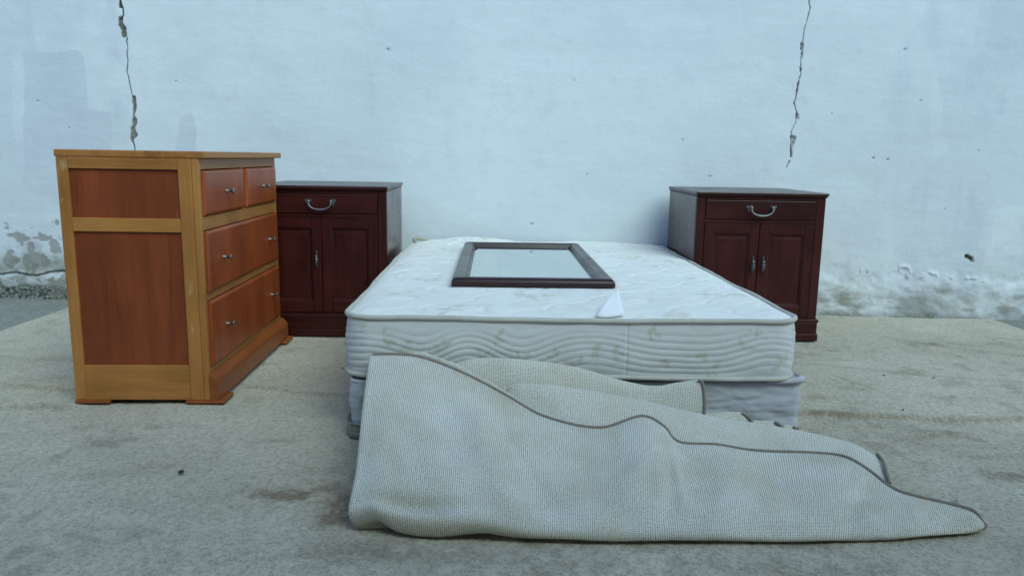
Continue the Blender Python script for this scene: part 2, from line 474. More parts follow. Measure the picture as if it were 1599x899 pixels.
# ---------------- old plaster wall
wx_ = line_coords([(-9, -3.3, .3), (-3.3, -2.3, .006), (-2.3, -2.12, .0028), (-2.12, 1.5, .009), (1.5, 1.65, .0028), (1.65, 3.1, .006), (3.1, 9, .3)])
wz_ = line_coords([(-.012, .5, .006), (.5, 1.85, .0055), (1.85, 3.4, .1)])
X, Z = np.meshgrid(wx_, wz_)
jx = X + .008 * (fbm(X * 60, Z * 60, 3, 1) - .5); jz = Z + .008 * (fbm(X * 60, Z * 60, 3, 2) - .5)
dep = .006 * (fbm(X * 1.3, Z * 1.3, 3, 50) - .5) + .003 * (fbm(X * 7, Z * 7, 4, 51) - .5)
gap = np.zeros(X.shape); raw = np.zeros(X.shape); oldp_tone = np.zeros(X.shape); grime = np.zeros(X.shape); damp = np.zeros(X.shape)
cracks = [([(-2.221, 1.86), (-2.221, 1.701), (-2.219, 1.68), (-2.21, 1.653), (-2.209, 1.619), (-2.224, 1.605)], .0042),
          ([(-2.196, 1.495), (-2.202, 1.467), (-2.196, 1.439), (-2.205, 1.418), (-2.198, 1.373), (-2.209, 1.313), (-2.199, 1.25), (-2.189, 1.186)], .0026),
          ([(-2.203, .93), (-2.195, .89), (-2.19, .80)], .003),
          ([(1.593, 1.86), (1.593, 1.741), (1.604, 1.701), (1.597, 1.661)], .0018),
          ([(1.587, 1.607), (1.578, 1.553)], .0016), ([(1.578, 1.553), (1.577, 1.51), (1.577, 1.43), (1.582, 1.36), (1.573, 1.31)], .0013), ([(1.597, 1.661), (1.587, 1.607)], .0012),
          ([(1.573, 1.31), (1.565, 1.231), (1.558, 1.186)], .0022),
          ([(1.58, 1.134), (1.576, 1.092), (1.555, 1.042), (1.556, .986), (1.567, .894)], .0016), ([(1.558, 1.186), (1.58, 1.134)], .0011), ([(1.56, .875), (1.543, .84)], .002),
          ([(-3.4, .12), (-3.063, .131), (-2.964, .145), (-2.9, .133), (-2.83, .129), (-2.75, .152), (-2.691, .158), (-2.55, .14)], .005)]
for pts, w in cracks:
    dd = seg_dist(jx, jz, pts)
    k = np.exp(-(dd / w) ** 2)
    dep += -.012 * k
    gap = np.maximum(gap, np.clip(k * 1.25, 0, 1))
holes = [([(-2.229, 1.694), (-2.215, 1.691), (-2.211, 1.66), (-2.230, 1.655)], .7),
         ([(-2.236, 1.605), (-2.213, 1.608), (-2.212, 1.578), (-2.199, 1.55), (-2.194, 1.522), (-2.196, 1.502), (-2.214, 1.495), (-2.228, 1.512), (-2.226, 1.539), (-2.242, 1.563)], .35),
         ([(-2.189, 1.179), (-2.170, 1.183), (-2.165, 1.158), (-2.174, 1.126), (-2.187, 1.107), (-2.192, 1.143)], .15),
         ([(-2.191, 1.107), (-2.166, 1.143), (-2.173, 1.093), (-2.186, 1.072), (-2.169, 1.05), (-2.175, 1.014), (-2.187, 1.0), (-2.171, .957), (-2.199, .931), (-2.195, .891), (-2.218, .93), (-2.209, .999), (-2.199, 1.036)], .05),
         ([(1.583, 1.80), (1.606, 1.80), (1.596, 1.715)], 0), ([(1.566, 1.519), (1.588, 1.51), (1.584, 1.472), (1.57, 1.482)], 0),
         ([(1.574, 1.465), (1.585, 1.465), (1.584, 1.431), (1.573, 1.445)], .1), ([(1.572, 1.39), (1.586, 1.376), (1.587, 1.363), (1.575, 1.363)], .35),
         ([(1.565, 1.294), (1.573, 1.304), (1.573, 1.249), (1.563, 1.217)], .15), ([(1.572, 1.141), (1.588, 1.127), (1.594, 1.106), (1.574, 1.100)], .2),
         ([(1.55, 1.014), (1.583, 1.008), (1.575, .972), (1.566, .951), (1.567, .89), (1.558, .89), (1.553, .958)], .05)]
for poly, g in holes:
    mk = poly_mask(jx, jz, poly).astype(float)
    dep -= .014 * mk * (.7 + .6 * fbm(X * 90, Z * 90, 2, 12))
    raw = np.maximum(raw, mk * (.9 if poly[0][0] < 0 else .42))
    gap = np.maximum(gap, mk * (g if poly[0][0] < 0 else g * .6))
for (sx, sz, r) in [(-.72, 1.454, .010), (-.712, 1.446, .006), (2.137, 1.489, .009), (2.253, 1.217, .009), (2.021, .898, .010), (2.103, .892, .010), (1.771, 1.137, .006), (1.11, .782, .008), (1.122, .784, .006),
                    (.107, .49, .009), (.125, .487, .006), (-1.929, 1.264, .006), (-2.743, 1.142, .007), (-2.569, .994, .007), (.95, .98, .006), (2.05, .25, .009), (-.1, 1.12, .005), (.42, .78, .005), (.33, 1.3, .006), (2.45, .62, .006), (2.6, .95, .007)]:
    r *= .62
    k = np.exp(-(((jx - sx) / (r * 1.3)) ** 2 + ((jz - sz) / (r * .8)) ** 2))
    dep -= .006 * k; gap = np.maximum(gap, np.clip(k * 1.2 - .15, 0, .75))
# chipped hole with a lip
k = ((jx - 2.622) / .026) ** 2 + ((jz - .342 + (jx - 2.622) * .45) / .014) ** 2 + 1.8 * (fbm(X * 45, Z * 45, 2, 98) - .5)
dep -= .016 * (k < 1); raw = np.maximum(raw, (k < 1) * 1.); gap = np.maximum(gap, ((k < 1) & (jz > .342 - (jx - 2.622) * .45)) * .75)
# faded repaint patches
for poly, a in [([(-2.803, 1.418), (-2.495, 1.428), (-2.453, 1.405), (-2.468, 1.175), (-2.456, 1.096), (-2.331, 1.077), (-2.33, .889), (-2.339, .6), (-2.695, .55), (-2.854, .70)], .95),
                ([(-3.3, 1.42), (-2.88, 1.40), (-2.9, .5), (-3.3, .4)], .6),
                ([(-2.765, 1.695), (-2.429, 1.72), (-2.464, 1.492), (-2.777, 1.488)], .35),
                ([(-1.923, 1.058), (-1.847, 1.094), (-1.83, 1.0), (-1.85, .85), (-1.96, .86), (-1.945, .931)], .75),
                ([(2.3, 1.5), (3.2, 1.6), (3.2, .7), (2.6, .6), (2.4, 1.0)], .45), ([(2.55, 1.9), (3.2, 1.9), (3.2, 1.35), (2.7, 1.4)], .5)]:
    q = .06 * (fbm(X * 6, Z * 6, 4, 60) - .5)
    mk = poly_mask(X + q, Z + q, poly).astype(float)
    oldp_tone = np.maximum(oldp_tone, a * mk * (.45 + .75 * fbm(X * 5, Z * 5, 4, 61)))
oldp_tone = np.maximum(oldp_tone, .75 * sstep(.56, .74, fbm(X * 2.2, Z * 1.6, 5, 62)) * sstep(1.6, 2.4, np.abs(X)))
edge = np.maximum(sstep(1.5, 2.7, X), 1 - sstep(-2.9, -1.6, X))
drip = fbm(X * 9, Z * .7, 4, 64)
oldp_tone = np.maximum(oldp_tone, edge * (.55 * sstep(.44, .68, fbm(X * 3.5, Z * 3.0, 5, 65)) + .30 * sstep(.52, .72, drip)))
oldp_tone = np.maximum(oldp_tone, .22 * sstep(.50, .72, fbm(X * 2.0 + 9, Z * 2.6, 5, 66)) + .25 * (1 - sstep(.0, .75, Z)) * fbm(X * 3, Z * 4, 4, 67))  # faint mottling, plus a tone that deepens towards the wall's foot
dep += .0035 * (fbm(X * 3.2 + 2 * Z, Z * 9, 4, 52) - .5)
# damp, peeling foot of the wall
lf = 1 - sstep(-2.6, -1.6, X)
rg = sstep(1.2, 2.0, X)
low = 1 - sstep(.10, .50, Z)
n = fbm(X * 14, Z * 14, 5, 70); n_ = fbm(X * 45, Z * 60, 4, 71)
fl = sstep(.59, .64, n * .8 + .2 * n_ + .10 * low * lf - .03) * (1 - sstep(.40, .50, Z)) * np.maximum(lf, .10 * rg)
for (sx, sz, rx, rz) in [(-2.98, .365, .02, .012), (-2.935, .365, .022, .022), (-2.90, .345, .035, .015), (-2.865, .29, .022, .04), (-2.84, .22, .03, .045), (-2.86, .165, .016, .03), (-2.69, .445, .014, .02), (-2.83, .35, .025, .008)]:
    q = ((jx - sx) / rx) ** 2 + ((jz - sz) / rz) ** 2 + 1.6 * (n_ - .5)
    fl = np.maximum(fl, 1 - sstep(.75, 1.25, q))
dep -= .004 * fl
raw = np.maximum(raw, fl * .62)
lump = (fbm(X * 11, Z * 15, 5, 80) - .5)
dep += .019 * lump * np.maximum(.6 * lf * (1 - sstep(.12, .40, Z)), rg * (1 - sstep(.10, .30, Z)) * .85) + .012 * lump * low
dep += .018 * lf * (1 - sstep(.11, .16, Z + .03 * (n - .5))) + .012 * rg * (1 - sstep(.18, .25, Z + .06 * (n - .5)))
for pts in [[(2.22, .262), (2.25, .285), (2.28, .28), (2.29, .25), (2.27, .235)], [(2.24, .245), (2.28, .225)], [(2.36, .225), (2.40, .25), (2.44, .245), (2.45, .23)], [(2.47, .22), (2.50, .24), (2.53, .225), (2.56, .205)],
            [(2.60, .222), (2.66, .226), (2.71, .212)], [(2.0, .245), (2.03, .262), (2.06, .26)]]:
    dd = seg_dist(jx, jz, pts)
    up_ = seg_dist(jx, jz + .008, pts)
    br = sstep(.42, .60, fbm(X * 30, Z * 30, 3, 99)); dep += .010 * br * np.exp(-(dd / .012) ** 2); k = br * np.exp(-(up_ / .004) ** 2); dep -= .007 * k; raw = np.maximum(raw, .22 * k)
grime = np.clip(lf * .50 * (1 - sstep(.10, .20, Z)) * (.4 + n) + rg * .30 * (1 - sstep(.05, .22, Z)) * (.3 + n) + lf * .75 * sstep(.42, .66, fbm(X * 7, Z * 10, 5, 90)) * (1 - sstep(.12, .42, Z)) + rg * .6 * sstep(.46, .70, fbm(X * 6, Z * 12, 5, 91)) * (1 - sstep(.10, .30, Z)) + .25 * sstep(.5, .7, fbm(X * 4, Z * 9, 4, 93)) * low, 0, .8)
damp = lf * (1 - sstep(.055, .085, Z + .05 * (fbm(X * 9, Z * 9, 4, 92) - .5)))
damp = np.maximum(damp, rg * .35 * (1 - sstep(.0, .035, Z + .03 * (n - .5))))
wallY = 4.36 - .026 * X - dep
V = np.stack([X, wallY, Z], -1).reshape(-1, 3)
nr, nc = len(wz_), len(wx_)
F = grid_faces(nr, nc).tolist()
# real thickness: back, top and end faces
bi = len(V)
V = np.vstack([V, [(-9, 4.36 + .234 + .25, -.012), (9, 4.36 - .234 + .25, -.012), (9, 4.36 - .234 + .25, 3.4), (-9, 4.36 + .234 + .25, 3.4)]])
F.append([bi + 1, bi, bi + 3, bi + 2])
F.append([(nr - 1) * nc + k for k in range(nc)] + [bi + 2, bi + 3])
F.append([k * nc for k in range(nr)][::-1] + [bi, bi + 3][::1])
F.append([k * nc + nc - 1 for k in range(nr)] + [bi + 2, bi + 1])
z4 = np.zeros(4)
wall = mesh_obj('wall', V, F, M_wall, attrs={'gap': np.append(gap.ravel(), z4), 'raw': np.append(raw.ravel(), z4), 'oldpaint_tone': np.append(np.clip(oldp_tone, 0, 1).ravel(), z4), 'grime': np.append(grime.ravel(), z4), 'damp': np.append(np.clip(damp, 0, 1).ravel(), z4)})
tag(wall, 'cracked whitewashed plaster wall with flaking foot behind the furniture', 'wall')

# ---------------- house added out of view behind the camera: its eave takes the low sky from the near floor
t = NT('house_render'); M_house = t.out(t.mix(t.noise(t.obj(), 3, 5), (.42, .43, .42), (.55, .56, .55)), .9)
t = NT('roof_sheet'); M_roof = t.out(t.mix(t.noise(t.obj(), 6, 4), (.16, .13, .12), (.24, .20, .18)), .8)
hs = empty('unseen_house', (0, -2.2, -.012), 0, 'unseen rendered building added behind the camera, its deep eave shading the near floor', 'unseen_house')
box('wall', (-8, 8, -4.2, 0, 0, 2.60), M_house, hs, 0)
bm = bmesh.new()
add_prism_x(bm, [(1.45, 2.52), (1.45, 2.64), (-2.1, 3.7), (-5.2, 2.72), (-5.2, 2.605), (0, 2.605)], -8.4, 8.4)  # eave reach shaped for the shade it gives
bm_obj('roof', bm, M_roof, hs)
for x0 in (-3.2, 2.0):
    w_ = box('window', (x0, x0 + 1.3, .003, .03, .95, 2.05), M_honey_x, hs, .003)
    box('pane', (x0 + .07, x0 + 1.23, .031, .036, 1.02, 1.98), M_dark, w_, 0)
d_ = box('door', (-.5, .45, .003, .04, .013, 2.08), M_base, hs, .003)

# ================================================================== DRESSER
# local frame: x along the drawer fronts, front faces -Y, rotated so the fronts look to +X
DW, DD, DH = .94, .462, .871
rz = math.radians(90 + 2.3)
dr = empty('dresser', (0, 0, 0), rz, 'honey wood dresser with cherry panels and four knobbed drawers beside the bed', 'dresser')
# near front corner of the body stands at world (-1.053, 2.532)
R = Matrix.Rotation(rz, 3, 'Z')
corner = R @ Vector((-DW / 2, -DD / 2, 0))
dr.location = Vector((-1.053, 2.534, 0)) - corner
hx, hy = DW / 2, DD / 2
zb = .013
fy = -hy
for sgn in (-1, 1):
    xo, xi = sgn * hx, sgn * (hx - .022)
    a, b = min(xo, xi), max(xo, xi)
    box('side_stile', (a, b, hy - .037, hy, zb, .848), M_honey_z, dr, .002)
    box('side_stile', (a, b, -hy + .0225, -hy + .067, zb, .848), M_honey_z, dr, .002)
    for (z0, z1) in [(.810, .848), (.601, .647), (zb, .137)]:
        box('side_rail', (a + .0004 * 1, b - .0004, -hy + .0675, hy - .0375, z0, z1), M_honey_y, dr, .0012)
    pi_, po = sgn * (hx - .018), sgn * (hx - .009)
    for (z0, z1) in [(.645, .812), (.135, .603)]:
        box('side_panel', (min(pi_, po), max(pi_, po), -hy + .064, hy - .034, z0, z1), M_panel, dr, 0)
box('back_panel', (-hx + .023, hx - .023, hy - .012, hy - .004, zb, .846), M_panel, dr, 0)
# face frame
box('face_stile', (-hx + .0005, -hx + .025, fy, fy + .022, zb, .848), M_honey_z, dr, .002)
box('face_stile', (hx - .025, hx - .0005, fy, fy + .022, zb, .848), M_honey_z, dr, .002)
for (z0, z1) in [(.812, .8475), (.606, .652), (.362, .388), (zb, .125)]:
    box('face_rail', (-hx + .0255, hx - .0255, fy + .0008, fy + .0215, z0, z1), M_honey_x, dr, .001)
box('face_stile', (-.013, .013, fy + .001, fy + .0215, .6525, .8115), M_honey_z, dr, .001)
box('carcass_fill', (-hx + .0235, hx - .0235, fy + .0225, hy - .014, .02, .846), M_dark, dr, 0)  # solid near-black block filling the carcass behind the drawer gaps
# drawers: proud, with a rounded thumb edge
def drawer(x0, x1, z0, z1, knobs):
    bm = bmesh.new()
    y1, y0, e = fy + .004, fy - .011, .010
    prof = [(0, y1), (0, y0 + .007), (.003, y0 + .003), (.009, y0), ]
    rings = []
    for (ins, y) in prof:
        rings.append([bm.verts.new(p) for p in ((x0 + ins, y, z0 + ins), (x1 - ins, y, z0 + ins), (x1 - ins, y, z1 - ins), (x0 + ins, y, z1 - ins))])
    for q, w in zip(rings[:-1], rings[1:]):
        for k in range(4):
            bm.faces.new((q[k], q[(k + 1) % 4], w[(k + 1) % 4], w[k]))
    bm.faces.new(rings[0]); bm.faces.new(rings[-1])
    o = bm_obj('drawer', bm, M_drawer, dr)
    for kx, kz in knobs:
        bm = bmesh.new()
        add_lathe(bm, [(.008, 0), (.0075, .002), (.0048, .004), (.0046, .014), (.0060, .018), (.0105, .0245), (.0120, .027), (.0114, .0285), (.006, .0295), (.001, .030)], (kx, y0 + .0005, kz), (0, -1, 0), 18)
        bm_obj('knob', bm, M_nickel, o, smooth=True)
L0 = -hx
drawer(L0 + .024, L0 + .455, .656, .809, [(L0 + .2395, .732)])
drawer(L0 + .485, L0 + .916, .656, .809, [(L0 + .7005, .732)])
drawer(L0 + .026, L0 + .914, .391, .603, [(L0 + .175, .497), (L0 + .765, .497)])
drawer(L0 + .026, L0 + .914, .128, .359, [(L0 + .175, .250), (L0 + .765, .250)])
# top with rounded nosing over the front
bm = bmesh.new()
add_box(bm, -hx - .002, hx + .018, -hy - .025, hy + .004, .8483, .872, .004, 2)
bm_obj('top', bm, M_honey_x, dr)
# moulded base on the front
bm = bmesh.new()
add_prism_x(bm, [(fy - .0005, .014), (fy - .030, .014), (fy - .030, .072), (fy - .026, .082), (fy - .016, .094), (fy - .007, .104), (fy - .0005, .106)], -hx - .002, hx + .014)
bm_obj('plinth', bm, M_base, dr)
for (x0, x1) in ((-hx - .006, -hx + .10), (hx - .09, hx + .030)):
    for (y0, y1) in ((-hy - .050, -hy + .085), (hy - .118, hy + .002)):
        bm = bmesh.new()
        add_box(bm, x0, x1, y0, y1, .0, .0128, .004, 2)
        bm_obj('foot', bm, M_base, dr)

# ================================================================== NIGHTSTANDS
NW, NDp, NH = .62, .61, .724
def handle_bail(parent, z):
    h = empty_part = None
    bm = bmesh.new()
    y = -NDp / 2 - .003
    pts = []
    for k in range(17):
        a = PI * k / 16
        pts.append((-.052 * math.cos(a), y - .020 - .004 * math.sin(a), z - .004 - .034 * math.sin(a) ** .8))
    rad = [.0042 + .0018 * math.sin(PI * k / 16) + (.0012 if k in (7, 9) else 0) for k in range(17)]
    add_tube(bm, pts, rad, 8)
    o = bm_obj('handle', bm, M_pewter, parent, smooth=True)
    for s in (-1, 1):
        bm = bmesh.new()
        cx = s * .058
        shp = [(-.016, .011), (-.006, .013), (0, .010), (.006, .013), (.016, .011), (.017, .003), (.011, -.004), (.009, -.014), (.004, -.022), (0, -.027), (-.004, -.022), (-.009, -.014), (-.011, -.004), (-.017, .003)]
        a = [bm.verts.new((cx + px, y + .001, z + pz)) for px, pz in shp]
        b = [bm.verts.new((cx + px * .75, y - .005, z + pz * .8)) for px, pz in shp]
        for k in range(len(shp)):
            bm.faces.new((a[k], a[(k + 1) % len(shp)], b[(k + 1) % len(shp)], b[k]))
        bm.faces.new(a); bm.faces.new(b)
        add_lathe(bm, [(.006, 0), (.006, .014), (.008, .017), (.007, .022), (.002, .024)], (s * .052, y, z), (0, -1, 0), 10)
        bm_obj('handle_plate', bm, M_pewter, parent)
    return o

def handle_drop(parent, x, z):
    bm = bmesh.new()
    y = -NDp / 2 - .012
    shp = [(0, .044), (.004, .040), (.002, .034), (.007, .030), (.006, .020), (.003, .016), (.007, .008), (.008, -.008), (.005, -.018), (.007, -.026), (.006, -.036), (.002, -.040), (0, -.044)]
    shp = shp + [(-a, b) for a, b in shp[-2:0:-1]]
    a = [bm.verts.new((x + px, y + .0115, z + pz)) for px, pz in shp]
    b = [bm.verts.new((x + px * .7, y + .007, z + pz * .93)) for px, pz in shp]
    n = len(shp)
    for k in range(n): bm.faces.new((a[k], a[(k + 1) % n], b[(k + 1) % n], b[k]))
    bm.faces.new(a); bm.faces.new(b)
    add_lathe(bm, [(.004, 0), (.004, .010), (.007, .013), (.006, .018), (.002, .020)], (x, y + .009, z + .012), (0, -1, 0), 10)
    add_tube(bm, [(x, y - .006, z + .010), (x + .001, y - .008, z - .004), (x, y - .007, z - .018), (x, y - .006, z - .030)], [.003, .0055, .0075, .003], 8)
    for q in (.026, .036, -.034):
        add_lathe(bm, [(.0045, 0), (.0045, .004), (.002, .007)], (x, y + .007, z + q), (0, -1, 0), 8)
    bm_obj('handle', bm, M_pewter, parent)

def framed_door(parent, x0, x1, z0, z1):
    """door: frame of two stiles and two rails round a fielded panel"""
    yf = -NDp / 2 - .003
    d_ = empty_mesh = None
    w = .043
    bm = bmesh.new()
    add_box(bm, x0, x1, yf + .012, yf + .018, z0, z1, 0)
    d_ = bm_obj('door', bm, M_mah_z, parent)
    box('door_stile', (x0, x0 + w, yf, yf + .012, z0, z1), M_mah_z, d_, .0018)
    box('door_stile', (x1 - w, x1, yf, yf + .012, z0, z1), M_mah_z, d_, .0018)
    box('door_rail', (x0 + w + .0004, x1 - w - .0004, yf + .0004, yf + .012, z1 - .046, z1), M_mah_x, d_, .0014)
    box('door_rail', (x0 + w + .0004, x1 - w - .0004, yf + .0004, yf + .012, z0, z0 + .054), M_mah_x, d_, .0014)
    a0, a1, b0, b1 = x0 + w, x1 - w, z0 + .054, z1 - .046
    bm = bmesh.new()
    rings = []
    for ins, y in ((0, yf + .003), (.005, yf + .004), (.010, yf + .010), (.013, yf + .0105), (.03, yf + .0085)):
        rings.append([bm.verts.new(p) for p in ((a0 + ins, y, b0 + ins), (a1 - ins, y, b0 + ins), (a1 - ins, y, b1 - ins), (a0 + ins, y, b1 - ins))])
    for q, u in zip(rings[:-1], rings[1:]):
        for k in range(4): bm.faces.new((q[k], q[(k + 1) % 4], u[(k + 1) % 4], u[k]))
    bm.faces.new(rings[-1])
    bm_obj('door_panel', bm, M_mah_z, d_)
    return d_

def nightstand(loc, rz, label, right_handle):
    t = empty('nightstand', loc, rz, label, 'nightstand', 'pair of mahogany nightstands at the head of the bed')
    hx, hy = NW / 2, NDp / 2
    fy = -hy
    for s in (-1, 1):
        box('side_panel', (min(s * hx, s * (hx - .018)), max(s * hx, s * (hx - .018)), -hy + .0185, hy, .012, .700), M_mah_side, t, .0015)
    box('back_panel', (-hx + .0185, hx - .0185, hy - .012, hy - .003, .012, .700), M_mah_x, t, 0)
    for s in (-1, 1):
        a, b = sorted((s * (hx - .0005), s * (hx - .043)))
        box('face_stile', (a, b, fy, fy + .018, .10, .700), M_mah_z, t, .002)
    for (z0, z1) in [(.686, .700), (.573, .592), (.10, .116)]:
        box('face_rail', (-hx + .0435, hx - .0435, fy + .0006, fy + .0175, z0, z1), M_mah_x, t, .001)
    box('carcass_fill', (-hx + .019, hx - .019, fy + .02, hy - .014, .02, .699), M_dark, t, 0)  # near-black fill behind the drawer and door joints
    # drawer
    bm = bmesh.new()
    add_box(bm, -hx + .045, hx - .045, fy - .003, fy + .014, .594, .684, .003, 2)
    dro = bm_obj('drawer', bm, M_mah_x, t)
    handle_bail(dro, .650)
    dl = framed_door(t, -hx + .045, -.0015, .1175, .5715)
    drr = framed_door(t, .0015, hx - .045, .1175, .5715)
    handle_drop(dl, -.024, .378)
    if right_handle: handle_drop(drr, .026, .378)
    # top: slab with a cove moulding beneath
    bm = bmesh.new()
    add_box(bm, -hx - .008, hx + .008, -hy - .016, hy + .002, .7085, NH, .004, 2)
    top = bm_obj('top', bm, M_mah_top, t)
    bm = bmesh.new()
    add_box(bm, -hx - .004, hx + .004, -hy - .008, hy, .7005, .7083, .003, 2)
    bm_obj('top_moulding', bm, M_mah_x, top)
    # stepped plinth
    pl = []
    for (z0, z1, e) in [(.0, .036, .010), (.0364, .092, .005), (.0924, .108, .009)]:
        bm = bmesh.new()
        add_box(bm, -hx - e, hx + e, -hy - e - .004, -hy + .0 - .0005, z0, z1, .003, 2)
        for s in (-1, 1):
            a, b = sorted((s * (hx + .0005), s * (hx + e)))
            add_box(bm, a, b, -hy, hy - .01, z0, z1, .0012, 1)
        bm_obj('plinth_step', bm, M_mah_x, t)
    return t
# left stand: front right corner at (-0.603, 3.572)
rz = math.radians(1.8)
off = Matrix.Rotation(rz, 3, 'Z') @ Vector((NW / 2, -NDp / 2, 0))
nightstand(Vector((-.600, 3.575, 0)) - off, rz, 'dark mahogany nightstand between dresser and bed, one door handle missing', False)
rz = math.radians(.6)
off = Matrix.Rotation(rz, 3, 'Z') @ Vector((NW / 2, -NDp / 2, 0))
nightstand(Vector((1.500, 3.632, 0)) - off, rz, 'dark mahogany nightstand with a handle on both doors, away from the dresser', True)

# ================================================================== BOX SPRING AND MATTRESS
def rrect(hw, hl, rc, spacing):
    """perimeter of a rounded rectangle, starting front left, anticlockwise: points, normals, arclength"""
    pts = []; nrm = []
    def seg(p, q, nn, sp):
        n = max(2, int(math.dist(p, q) / sp))
        for k in range(n):
            f = k / n
            pts.append((p[0] + (q[0] - p[0]) * f, p[1] + (q[1] - p[1]) * f)); nrm.append(nn)
    def arc(cx, cy, a0, n=14):
        for k in range(n):
            a = a0 + (PI / 2) * k / n
            pts.append((cx + rc * math.cos(a), cy + rc * math.sin(a))); nrm.append((math.cos(a), math.sin(a)))
    sf, so_ = spacing
    seg((-hw + rc, -hl), (hw - rc, -hl), (0, -1), sf); arc(hw - rc, -hl + rc, -PI / 2)
    seg((hw, -hl + rc), (hw, hl - rc), (1, 0), so_); arc(hw - rc, hl - rc, 0)
    seg((hw - rc, hl), (-hw + rc, hl), (0, 1), so_ * 2); arc(-hw + rc, hl - rc, PI / 2)
    seg((-hw, hl - rc), (-hw, -hl + rc), (-1, 0), so_); arc(-hw + rc, -hl + rc, PI)
    p = np.array(pts); n = np.array(nrm)
    s = np.concatenate([[0], np.cumsum(np.hypot(*np.diff(p, axis=0).T))])
    return p, n, s

def leaf_print(S, Zz, seed, length, n, zr):
    rnd = random.Random(seed)
    out = np.zeros(S.shape)
    for k in range(n):
        cs = (k + rnd.uniform(.15, .85)) * length / n; cz = rnd.uniform(*zr)
        ang = rnd.uniform(-.6, .6) + (PI / 2 if rnd.random() < .6 else 0)
        for j in range(rnd.randint(4, 8)):
            a = ang + rnd.uniform(-1.3, 1.3)
            l = rnd.uniform(.009, .017); w = l * rnd.uniform(.30, .5)
            r = rnd.uniform(.012, .034)
            ax = cs + math.cos(a) * r; az = cz + math.sin(a) * r
            u = (S - ax) * math.cos(a) + (Zz - az) * math.sin(a)
            v = -(S - ax) * math.sin(a) + (Zz - az) * math.cos(a)
            q = (u / l) ** 2 + (v / (w * (1 - .45 * u / l))) ** 2
            out = np.maximum(out, rnd.uniform(.5, 1) * (1 - sstep(.6, 1.25, q)))
        st = seg_dist(S, Zz, [(cs, cz), (cs + math.cos(ang) * .035, cz + math.sin(ang) * .035)])
        out = np.maximum(out, .6 * np.exp(-(st / .0018) ** 2))
    return out

def quilt_side(parent, name, mat, hw, hl, rc, z0, z1, sp, amp, seed, nz=58, bulge=.008, wave=.024, nleaf=60, crumple=.0):
    p, nn, s = rrect(hw, hl, rc, sp)
    zz = np.linspace(0, 1, nz)
    S, T = np.meshgrid(s, zz)
    H = z1 - z0
    Zl = T * H
    w = wave * np.sin(S * 2 * PI / .43 + 1.1 * np.sin(S * 2 * PI / 1.31 + seed)) * (.35 + .65 * sstep(.3, .6, vnoise(S * 2.1 + seed, S * 0, 4)))
    env = np.sin(PI * T) ** .6
    ph = (Zl + w * env + .004 * (fbm(S * 9, T * 3, 2, seed) - .5)) / .0215
    ch = np.abs(np.sin(PI * ph)) ** .55
    off = bulge * np.sin(PI * T) ** .7 + amp * (ch - 1) * sstep(0, .08, T) * (1 - .8 * sstep(.66, .92, T)) * (.55 + .6 * vnoise(S * 3.1, T * 2.5, seed + 21))
    off += .006 * (fbm(S * 5, T * 1.2, 3, seed + 3) - .5) + crumple * (fbm(S * 12, T * 4, 4, seed + 5) - .5)
    # vertical sewn joins of the border strip
    for sj in (hw - rc + .165,):
        off -= .003 * np.exp(-((S - sj) / .003) ** 2)
    P = np.empty(S.shape + (3,))
    P[..., 0] = p[None, :, 0] + nn[None, :, 0] * off
    P[..., 1] = p[None, :, 1] + nn[None, :, 1] * off
    P[..., 2] = z0 + Zl + .004 * (fbm(S * 3, S * 0, 2, seed + 9) - .5) * (T > .5)
    lp = leaf_print(S, Zl, seed, s[-1], nleaf, (.02, H - .02))
    o = mesh_obj(name, P.reshape(-1, 3), grid_faces(nz, len(s), True), mat, parent, attrs={'leafprint': lp})
    return o, p, nn, s

def piping(parent, p, nn, s, z, out, rad, seed, wob=.004, name='piping', mat=None):
    pts = []
    step = max(1, len(p) // 260)
    for k in range(0, len(p), step):
        dz = wob * (float(fbm(np.array(s[k] * 4.), np.array(0.), 3, seed)) - .5) * 2
        pts.append((p[k][0] + nn[k][0] * out, p[k][1] + nn[k][1] * out, z + dz))
    pts.append(pts[0])
    bm = bmesh.new(); add_tube(bm, pts, rad, 8, False)
    return bm_obj(name, bm, mat or M_pipe, parent, smooth=True)

# ---- box spring
rb = math.radians(2.6)
bs = empty('box_spring', (.176, 3.252, 0), rb, 'grey quilted box spring under the white mattress', 'box spring')
bhw, bhl = .721, .965
_, p, nn, s = quilt_side(bs, 'side_border', M_boxs, bhw, bhl, .035, .022, .172, (.006, .02), .0022, 11, nz=34, bulge=.006, wave=.030, nleaf=26, crumple=.018)
piping(bs, p, nn, s, .174, -.002, .006, 3, .003, mat=M_boxs)
def rr_plate(parent, name, mat, hw, hl, rc, z, zfun=None, nx=40, ny=50, inset=0.):
    gx = np.linspace(-1, 1, nx); gy = np.linspace(-1, 1, ny)
    U, V_ = np.meshgrid(gx, gy)
    # squeeze the grid into the rounded rectangle
    Xg, Yg = U * hw, V_ * hl
    ax, ay = np.abs(Xg) - (hw - rc), np.abs(Yg) - (hl - rc)
    m = (ax > 0) & (ay > 0)
    rr = np.hypot(ax, ay); mx = np.maximum(ax, ay)
    f = np.where(m, mx / np.maximum(rr, 1e-9), 1)
    Xg = np.where(m, np.sign(Xg) * ((hw - rc) + ax * f), Xg); Yg = np.where(m, np.sign(Yg) * ((hl - rc) + ay * f), Yg)
    Zg = np.full(Xg.shape, z) if zfun is None else zfun(Xg, Yg)
    return Xg, Yg, Zg
Xg, Yg, Zg = rr_plate(bs, '', None, bhw - .004, bhl - .004, .035, .175)
Zg = .176 + .006 * (1 - np.maximum(np.abs(Xg) / bhw, np.abs(Yg) / bhl) ** 8) + .003 * (fbm(Xg * 6, Yg * 6, 3, 4) - .5)
